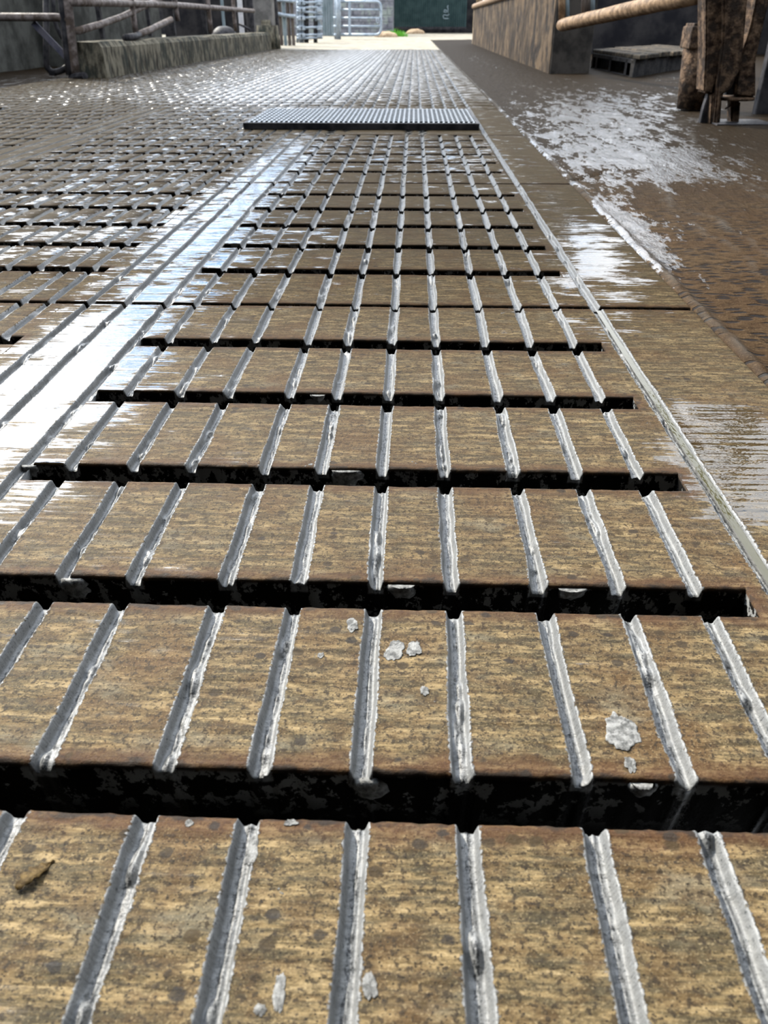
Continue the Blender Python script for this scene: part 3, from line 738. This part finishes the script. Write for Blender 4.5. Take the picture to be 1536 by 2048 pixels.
# grass tuft and heap
bm = B(); gc = gnd(789, 73); rr = random.Random(5)
for i in range(380):
    a = rr.uniform(0, 6.28); r = .42*math.sqrt(rr.random()); bx, by = gc.x+r*math.cos(a)*1.15, gc.y+r*math.sin(a)
    hh = rr.uniform(.12, .30)*(1.1-r/.6); lx, ly = rr.uniform(-.12, .12), rr.uniform(-.1, .1); d = rr.uniform(0, 3.14); wx, wy = .014*math.cos(d), .014*math.sin(d)
    v = [bm.verts.new(q) for q in ((bx-wx, by-wy, -.01), (bx+wx, by+wy, -.01), (bx+lx*.4+wx*.7, by+ly*.4+wy*.7, hh*.6), (bx+lx, by+ly, hh), (bx+lx*.4-wx*.7, by+ly*.4-wy*.7, hh*.6))]
    bm.faces.new(v)
tag(put('grass_tuft', bm, 'grass'), 'bright green tuft of grass at the foot of the block pillar', 'grass')
for u, v, rx, rz, lab in ((772, 74, .42, .13, 'small reddish soil heap beside the grass tuft'), (831, 67.5, .45, .15, 'small pale soil heap in front of the green door')):
    bm = B(); t = bmesh.new(); bmesh.ops.create_icosphere(t, subdivisions=3, radius=1); g = gnd(u, v)
    for q in t.verts:
        q.co = Vector((q.co.x*rx, q.co.y*rx*.7, max(q.co.z, -.1)*rz*(1+.5*float(noise(q.co.x*4, q.co.y*4, 9)))))+Vector((g.x, g.y, 0))
    join(bm, t); tag(put('soil_heap', bm, 'soil', smooth=True), lab, 'heap')

# ------------------------------------------------------------------ right side
RA = gnd(1097, 149); RB = gnd(938, 86); RC = gnd(926, 80)
def wall_path(pts, th, z1, name, mat):
    bm = B(); prev = None
    for p in pts:
        r = [bm.verts.new((p[0], p[1], -.05)), bm.verts.new((p[0], p[1], z1)), bm.verts.new((p[0]+th*p[2], p[1]+th*p[3], z1)), bm.verts.new((p[0]+th*p[2], p[1]+th*p[3], -.05))]
        if prev:
            for j in range(4): bm.faces.new((prev[j], r[j], r[(j+1) % 4], prev[(j+1) % 4]))
        else: bm.faces.new(r)
        prev = r
    bm.faces.new(prev[::-1]); return put(name, bm, mat, smooth=False)
zt = aty(930, 17, RB.y).z
o = wall_path([(RA.x, RA.y, 1, 0), (RA.x*.5+RB.x*.5, (RA.y+RB.y)/2, 1, 0), (RB.x, RB.y-1.2, 1, 0)], .32, zt, 'wall_right', 'wall_right'); tag(o, kind='structure')
pts = []
for i in range(11):
    a = i/10*math.pi/2; pts.append((RB.x+.45*(1-math.cos(a)), RB.y-1.2+.9*math.sin(a)+i*.02, math.cos(a), -math.sin(a)))
o = wall_path(pts, .30, zt, 'wall_right', 'cream'); tag(o, kind='structure')  # far corner paler than the wall: its sunlight put into the colour
# end face pier, darker
bm = B(); box(bm, (RA.x+.006, RA.y-.02, -.05), (RA.x+.36, RA.y+.3, 1.6), .015); put_o = put('wall_right', bm, 'wall_end'); tag(put_o, kind='structure')
# coping lip along the wall top with pipe
cop = thing('wall_rail', (RB.x, RB.y-1, zt), 'rounded tan pipe rail running along the top of the right wall', 'rail')
bm = B(); pp = [(RA.x, RA.y, zt+.02)]+[(RA.x+(RB.x-RA.x)*t, RA.y+(RB.y-1.2-RA.y)*t, zt+.02) for t in (.3, .6, .9)]+[(p[0], p[1], zt+.02) for p in pts]
tube(bm, pp, .05, 10, .05); put('rail', bm, 'tanpipe', cop, True)
for yy in (RB.y-1.2, RB.y-3.5, RB.y-7):
    bm = B(); tube(bm, [(RB.x+.1, yy, zt-.02), (RB.x+.1, yy, zt+1.4)], .06, 10); put('upright', bm, 'cream', cop, True)
bm = B(); p = aty(973, 4, 20.0); box(bm, (p.x-.08, 19.6, zt), (p.x+.10, 20.0, zt+1.6), .02); tag(put('post', bm, 'white'), 'white post on the far end of the right wall', 'post')

# dark lean-to behind: back and side wall
bm = B(); box(bm, (2.3, 12.6, -.1), (9.5, 12.9, 1.15)); o = put('wall_right', bm, 'dark'); tag(o, kind='structure')
bm = B(); box(bm, (5.0, 1.5, -.1), (5.2, 12.6, 1.15)); o = put('wall_right', bm, 'dark'); tag(o, kind='structure')
bm = B(); box(bm, (-9, -9, 3.0), (7, 1.3, 3.1)); o = put('blocker_ceiling', bm, 'roof'); tag(o, kind='structure')  # unseen roof and enclosing walls around the camera, added to block sky light
bm = B(); box(bm, (-9, -9.2, -.1), (7, -9, 3.1)); o = put('wall_back', bm, 'dark'); tag(o, kind='structure')
bm = B(); box(bm, (7, -9, -.1), (7.2, 1.3, 3.1)); o = put('wall_right', bm, 'dark'); tag(o, kind='structure')
bm = B(); box(bm, (-9.2, -9, -.1), (-9, 1.3, 3.1)); o = put('wall_left', bm, 'dark'); tag(o, kind='structure')
bm = B(); box(bm, (-9, -9, -.1), (-3.25, 2.4, 0)); box(bm, (.5, -9, -.1), (7, .3, 0)); box(bm, (-3.25, -9, -.1), (.5, -.45, 0)); o = put('floor', bm, 'pit'); tag(o, kind='structure')

# thick tan pipe slanting across, with the frame it hangs in
yQ = RA.y-.2
p0 = aty(1124, 50, yQ); 
pip = thing('pipe_rail', (p0.x, yQ, p0.z), 'thick tan muddy pipe slanting up right of the brown wall', 'pipe')
q1 = aty(1400, -12, 5.2)
bm = B(); tube(bm, lerp(p0, q1, 14), .048, 16, .04); put('rail', bm, 'tanpipe', pip, True)
bm = B(); tube(bm, [p0, aty(1124, -60, yQ)], .030, 12, .03); put('upright', bm, 'tanpipe', pip, True)
bm = B(); tube(bm, [aty(1135, 42, yQ), aty(1133, -60, yQ)], .018, 10); put('upright', bm, 'sheet', pip, True)
for u, v in ((1168, 30), (1176, 28), (1184, 26)):
    bm = B(); yy = 7.4; tube(bm, [aty(u, v+4, yy), aty(u+1, -60, yy)], .022, 10); put('upright', bm, 'board' if u != 1184 else 'sheet', pip, True)

# slatted platform: planks over a hollow crate base
yS = gnd(1262, 158).y
cs = [gnd(1262, 159), gnd(1182, 140)]
st_ = thing('platform', (cs[0].x, cs[0].y, 0), 'low muddy plank platform on a hollow boxed base under the tan pipe', 'platform')
A_ = gnd(1262, 159); B_ = gnd(1182, 140)      # front face: right and left foot
dirf = (A_-B_); wlen = dirf.length; dirf.normalize()
back = Vector((-dirf.y, dirf.x, 0))
if back.y < 0: back = -back
E_ = gnd(1400, 138); dep = (E_-A_); dlen = max(dep.length, 1.4); depd = Vector((.86, .62, 0)).normalized() if dep.length < .1 else dep.normalized()
hp = aty(1262, 113, A_.y).z
def pt(s, t, z): return B_+dirf*(wlen*s)+depd*(dlen*t)+Vector((0, 0, z))
def prism(bm, s0, s1, t0, t1, z0, z1):
    v = [bm.verts.new(pt(s, t, z)) for z in (z0, z1) for s, t in ((s0, t0), (s1, t0), (s1, t1), (s0, t1))]
    for f in ((0, 1, 2, 3), (4, 5, 6, 7), (0, 1, 5, 4), (1, 2, 6, 5), (2, 3, 7, 6), (3, 0, 4, 7)): bm.faces.new([v[i] for i in f])
bm = B(); prism(bm, -.02, 1.02, 0, .03, 0, .022); prism(bm, -.02, 1.02, 0, .03, hp-.05, hp-.02); put('frame_board', bm, 'crate', st_)
for s in (0, .12, .48, .85, .97):
    bm = B(); prism(bm, s-.02, s+.025, 0, .98, .02, hp-.03); put('divider', bm, 'crate', st_)
bm = B(); prism(bm, .985, 1.03, 0, 1, 0, hp-.02); put('side_panel', bm, 'crate', st_)
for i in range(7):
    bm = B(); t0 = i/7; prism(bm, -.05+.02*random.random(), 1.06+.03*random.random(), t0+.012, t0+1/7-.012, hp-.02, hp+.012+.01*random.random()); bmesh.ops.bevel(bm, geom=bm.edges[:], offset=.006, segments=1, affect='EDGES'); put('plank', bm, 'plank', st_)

# muddy box and bin by the stanchion
yX = 4.45
a = aty(1377, 98, yX); b = aty(1425, 52, yX)
bm = B(); box(bm, (a.x, yX, a.z), (b.x, yX+.16, b.z), .008); box(bm, (a.x+.01, yX+.01, b.z-.01), (b.x, yX+.15, b.z+.012), .004)
hb = put('steel_box', bm, 'mud'); tag(hb, 'small mud-covered steel box fixed to the left of the big stanchion', 'box')
a = aty(1383, 100, yX+.05); b = aty(1420, 158, yX+.05)
bm = B(); t = bmesh.new(); bmesh.ops.create_cone(t, segments=20, radius1=.07, radius2=.09, depth=a.z-.012, cap_ends=True)
for v in t.verts: v.co = Vector((v.co.x, v.co.y, v.co.z+a.z/2+.01))+Vector(((a.x+b.x)/2, yX+.08, 0))
join(bm, t); tag(put('pedestal', bm, 'mud', smooth=True), 'dark round pedestal under the small muddy box', 'pedestal')

# the big muddy stanchion
yC = gnd(1420, 250).y
stn = thing('stanchion', (gnd(1425, 252).x, yC, 0), 'massive mud-crusted steel stanchion with flanges at the top right', 'stanchion')
def blade(name, outline, y0, y1, mat, bev=.004, smooth=False):
    bm = B(); fr = [bm.verts.new(aty(u, v, y0)) for u, v in outline]; bk = [bm.verts.new(aty(u, v, y0)+Vector((0, y1-y0, 0))) for u, v in outline]
    bm.faces.new(fr); bm.faces.new(bk[::-1]); n = len(fr)
    for i in range(n): bm.faces.new((fr[i], bk[i], bk[(i+1) % n], fr[(i+1) % n]))
    bmesh.ops.recalc_face_normals(bm, faces=bm.faces)
    bmesh.ops.bevel(bm, geom=bm.edges[:], offset=bev, segments=2, affect='EDGES')
    return put(name, bm, mat, stn, smooth)
blade('flange', [(1412, -80), (1447, -80), (1447, 60), (1442, 130), (1424, 190), (1408, 185), (1412, 100)], yC-.02, yC+.10, 'mud', .008)
blade('web_plate', [(1446, 70), (1456, 90), (1446, 180), (1432, 248), (1400, 250), (1408, 215), (1430, 150)], yC+.01, yC+.05, 'darksteel')
blade('flange', [(1450, -80), (1503, -80), (1494, 20), (1484, 130), (1462, 180), (1444, 190), (1438, 250), (1428, 250), (1436, 170), (1446, 90)], yC-.05, yC+.0, 'mud', .008)
blade('flange', [(1476, 130), (1500, 60), (1530, -80), (1560, -80), (1530, 40), (1512, 120), (1512, 196), (1470, 192)], yC-.02, yC+.10, 'mud', .008)
blade('web_plate', [(1478, 120), (1468, 190), (1452, 190)], yC-.0, yC+.03, 'darksteel')
bm = B(); p = aty(1475, 198, yC-.02); 
t = bmesh.new(); bmesh.ops.create_cone(t, segments=24, radius1=.085, radius2=.085, depth=.012, cap_ends=True)
for v in t.verts: v.co = v.co+p+Vector((0, .04, 0))
join(bm, t); put('collar_plate', bm, 'mud', stn, True)
blade('leg', [(1463, 200), (1482, 202), (1478, 250), (1462, 248)], yC, yC+.06, 'mud', .006)
blade('leg', [(1425, 185), (1445, 195), (1440, 258), (1420, 256)], yC-.03, yC+.03, 'mud', .008)
bm = B(); a = gnd(1436, 256); box(bm, (a.x, yC-.10, .0), (a.x+.26, yC+.12, .014), .003); put('base_plate', bm, 'darksteel', stn)
bm = B(); tube(bm, [aty(1450, 218, yC-.02), aty(1462, 210, yC-.02)], .004, 6); put('bolt', bm, 'rail', stn)
# dark steel pen side further right, rails above it show in the puddle
pn = thing('pen_panel', (1.75, 4.1, 0), 'dark sheeted pen side to the right of the muddy stanchion', 'panel')
a = aty(1500, 245, 4.3)
bm = B(); box(bm, (a.x, 4.26, .0), (a.x+2.4, 4.31, 1.5), .006); put('sheet', bm, 'darksteel', pn)
bm = B(); tube(bm, [(1.30, 4.24, 1.55), (4.2, 4.24, 1.55)], .035, 10); tube(bm, [(1.3, 4.24, 1.95), (4.2, 4.24, 1.95)], .035, 10); put('rail', bm, 'darksteel', pn, True)
for xx in (2.0, 2.7, 3.4): 
    bm = B(); box(bm, (xx, 4.24, 1.5), (xx+.09, 4.30, 2.4)); put('post', bm, 'darksteel', pn)

# ------------------------------------------------------------------ splashes, leaf, stones
def splat(u, v, ru, rv, seed, label, thick=.0006, holes=0, zoff=0):
    c = gnd(u, v); ex = gnd(u+ru, v)-c; ey = gnd(u, v-rv)-c; rx, ry = ex.length, ey.length
    bm = B(); rs = random.Random(seed); n = 110; rings = []
    for j, f in enumerate((1, .97, .9, .78, .62, .45, .28, .12)):
        ring = []
        for i in range(n):
            a = 2*math.pi*i/n; k = .95+1.0*(float(fbm(2.2+1.9*math.cos(a), 3+1.9*math.sin(a), seed, 5))-.5)
            z = (0, .35, .45, .5, .5, .5, .5, .5)[j]*thick+(.0 if j == 0 else thick*1.1*float(fbm(i*.35*f+9, j*1.3, seed+3)))
            ring.append(bm.verts.new((c.x+rx*k*f*math.cos(a), c.y+ry*k*f*math.sin(a), z-.0002+zoff)))
        rings.append(ring)
    for a, b in zip(rings, rings[1:]):
        for i in range(n): bm.faces.new((a[i], a[(i+1) % n], b[(i+1) % n], b[i]))
    bm.faces.new(rings[-1]); bm.faces.new(rings[0][::-1])
    o = put('slurry_splash', bm, 'slurry', smooth=True); tag(o, label, 'splash', 'grey slurry splashes on the near slats'); return o
for i, s in enumerate([(1243, 1462, 34, 34, 'large round grey slurry splash with dark flecks, right of the middle'),
    (1262, 1530, 12, 16, 'small grey splash at the slot edge just below the large round splash'),
    (790, 1302, 20, 20, 'pale grey slurry splash on the slat right of the central groove'),
    (828, 1298, 14, 14, 'small grey slurry blob just right of the pale central splash'),
    (850, 1382, 9, 10, 'tiny white slurry dab below the pale central splash'),
    (642, 1311, 7, 6, 'tiny white slurry dot on the slat left of the central groove'),
    (705, 1250, 12, 14, 'pale slurry smear at the far lip of the slat left of the central groove'),
    (505, 1700, 14, 30, 'faint grey slurry smear on the nearest slat, left of centre'),
    (582, 1645, 13, 8, 'grey slurry lump at the far lip of the nearest slat'),
    (378, 1648, 9, 8, 'small white slurry drop on the lip of the nearest slat, farther left'),
    (560, 1985, 14, 40, 'long pale slurry smear near the bottom edge of the picture'),
    (740, 1975, 15, 30, 'pale slurry smear right of the central bottom groove'),
    (520, 2020, 14, 14, 'round slurry dab at the very bottom edge')]):
    splat(*s[:4], 100+i, s[4])
# lumps hanging on slot walls
for i, (u, v, k, ru, lab) in enumerate([(1285, 1572, 0, 28, 'large grey slurry lump stuck to the far wall of the nearest full slot'),
    (740, 1580, 0, 34, 'grey slurry run down the far wall of the nearest slot below the central groove'),
    (1145, 1180, 1, 26, 'grey slurry lump on the wall of the second slot, right'), (805, 1175, 1, 30, 'grey slurry run on the wall of the second slot, centre'),
    (150, 1175, 1, 26, 'grey slurry crust on the wall of the second slot, far left'), (690, 950, 2, 34, 'grey slurry crust on the wall of the third slot, centre'),
    (60, 940, 2, 16, 'grey slurry lump at the left end of the third slot'), (635, 790, 3, 15, 'grey slurry lump in the fourth slot, centre')]):
    Yw = yk(k)+SLOT+.0002; c = aty(u, v, Yw); sc_ = (c-Vector((0, 0, H))).length/F; r = ru*sc_
    bm = B(); n = 28; rings = []
    for j, f in enumerate((1, .8, .5, .2)):
        rings.append([])
        for q in range(n):
            a = 2*math.pi*q/n; kk = 1+.9*(float(fbm(2+2*math.cos(a), 3+2*math.sin(a), 300+i, 4))-.5)
            zz = c.z+r*1.1*kk*f*math.sin(a); zz = min(zz, -.0025)
            rings[-1].append(bm.verts.new((c.x+r*kk*f*math.cos(a), Yw+.0012-min(0, zz+.004)*.10-(.0, .0030, .0045, .005)[j]-.001*float(noise(q*.8, j*3, 7)), zz)))
    for a, b in zip(rings, rings[1:]):
        for q in range(n): bm.faces.new((a[q], a[(q+1) % n], b[(q+1) % n], b[q]))
    bm.faces.new(rings[-1])
    bm.faces.new(rings[0][::-1])
    tag(put('slurry_lump', bm, 'slurry', smooth=True), lab, 'slurry lump', 'grey slurry lumps on the slot walls')
# dead leaf
bm = B(); a = gnd(34, 1782); b = gnd(108, 1722); d = (b-a); s = Vector((-d.y, d.x, 0)).normalized(); prev = None
for i in range(13):
    t = i/12; wv = .0042*math.sin(math.pi*min(1, t*1.05+.04))**.7*(1+.35*math.sin(i*2.3)); p = a+d*t; zc = .0012+.0012*math.sin(t*5)
    r = [bm.verts.new(p+s*wv+Vector((0, 0, zc+.0012))), bm.verts.new(p+Vector((0, 0, zc))), bm.verts.new(p-s*wv*.8+Vector((0, 0, zc+.0008)))]
    if prev:
        for j in (0, 1): bm.faces.new((prev[j], prev[j+1], r[j+1], r[j]))
    prev = r
lf = put('leaf', bm, 'leaf', smooth=True); tag(lf, 'curled brown dead leaf on the nearest slat at the left edge', 'leaf')
sm = lf.modifiers.new('s', 'SOLIDIFY'); sm.thickness = .0006

# ------------------------------------------------------------------ steel grating lying on the hatch
gA = gnd(487, 259); gB = gnd(957, 259); y1 = gnd(700, 229).y
gr = thing('floor_grating', (gA.x, gA.y, 0), 'wide dark steel grating cover lying raised across the slats', 'grating')
x0, x1, ya = gA.x, gB.x, gA.y; gh = .026
bm = B(); box(bm, (x0, ya, .001), (x1, ya+.012, gh), .001); put('frame_bar', bm, 'darksteel', gr)
bm = B(); box(bm, (x0+.0, y1-.012, .001), (x1, y1, gh), .001); put('frame_bar', bm, 'darksteel', gr)
bm = B(); box(bm, (x0, ya+.012, .001), (x0+.012, y1-.012, gh), .001); put('frame_bar', bm, 'darksteel', gr)
bm = B(); box(bm, (x1-.012, ya+.012, .001), (x1, y1-.012, gh), .001); put('frame_bar', bm, 'darksteel', gr)
nb = 46
tb = bmesh.new(); box(tb, (-.004, 0, .004), (.004, y1-ya-.024, gh+.002)); meb = bpy.data.meshes.new('bearing_bar'); tb.to_mesh(meb); tb.free(); meb.materials.append(M['grate'])
for i in range(nb):
    o = bpy.data.objects.new('bearing_bar', meb); COL.objects.link(o); o.parent = gr; o.location = ((i+1)*(x1-x0)/(nb+1), .012, 0)
tb = bmesh.new(); box(tb, (.012, -.006, .006), (x1-x0-.012, .006, gh+.004)); mec = bpy.data.meshes.new('cross_bar'); tb.to_mesh(mec); tb.free(); mec.materials.append(M['grate'])
for i in range(9):
    o = bpy.data.objects.new('cross_bar', mec); COL.objects.link(o); o.parent = gr; o.location = (0, (i+1)*(y1-ya)/10, 0)
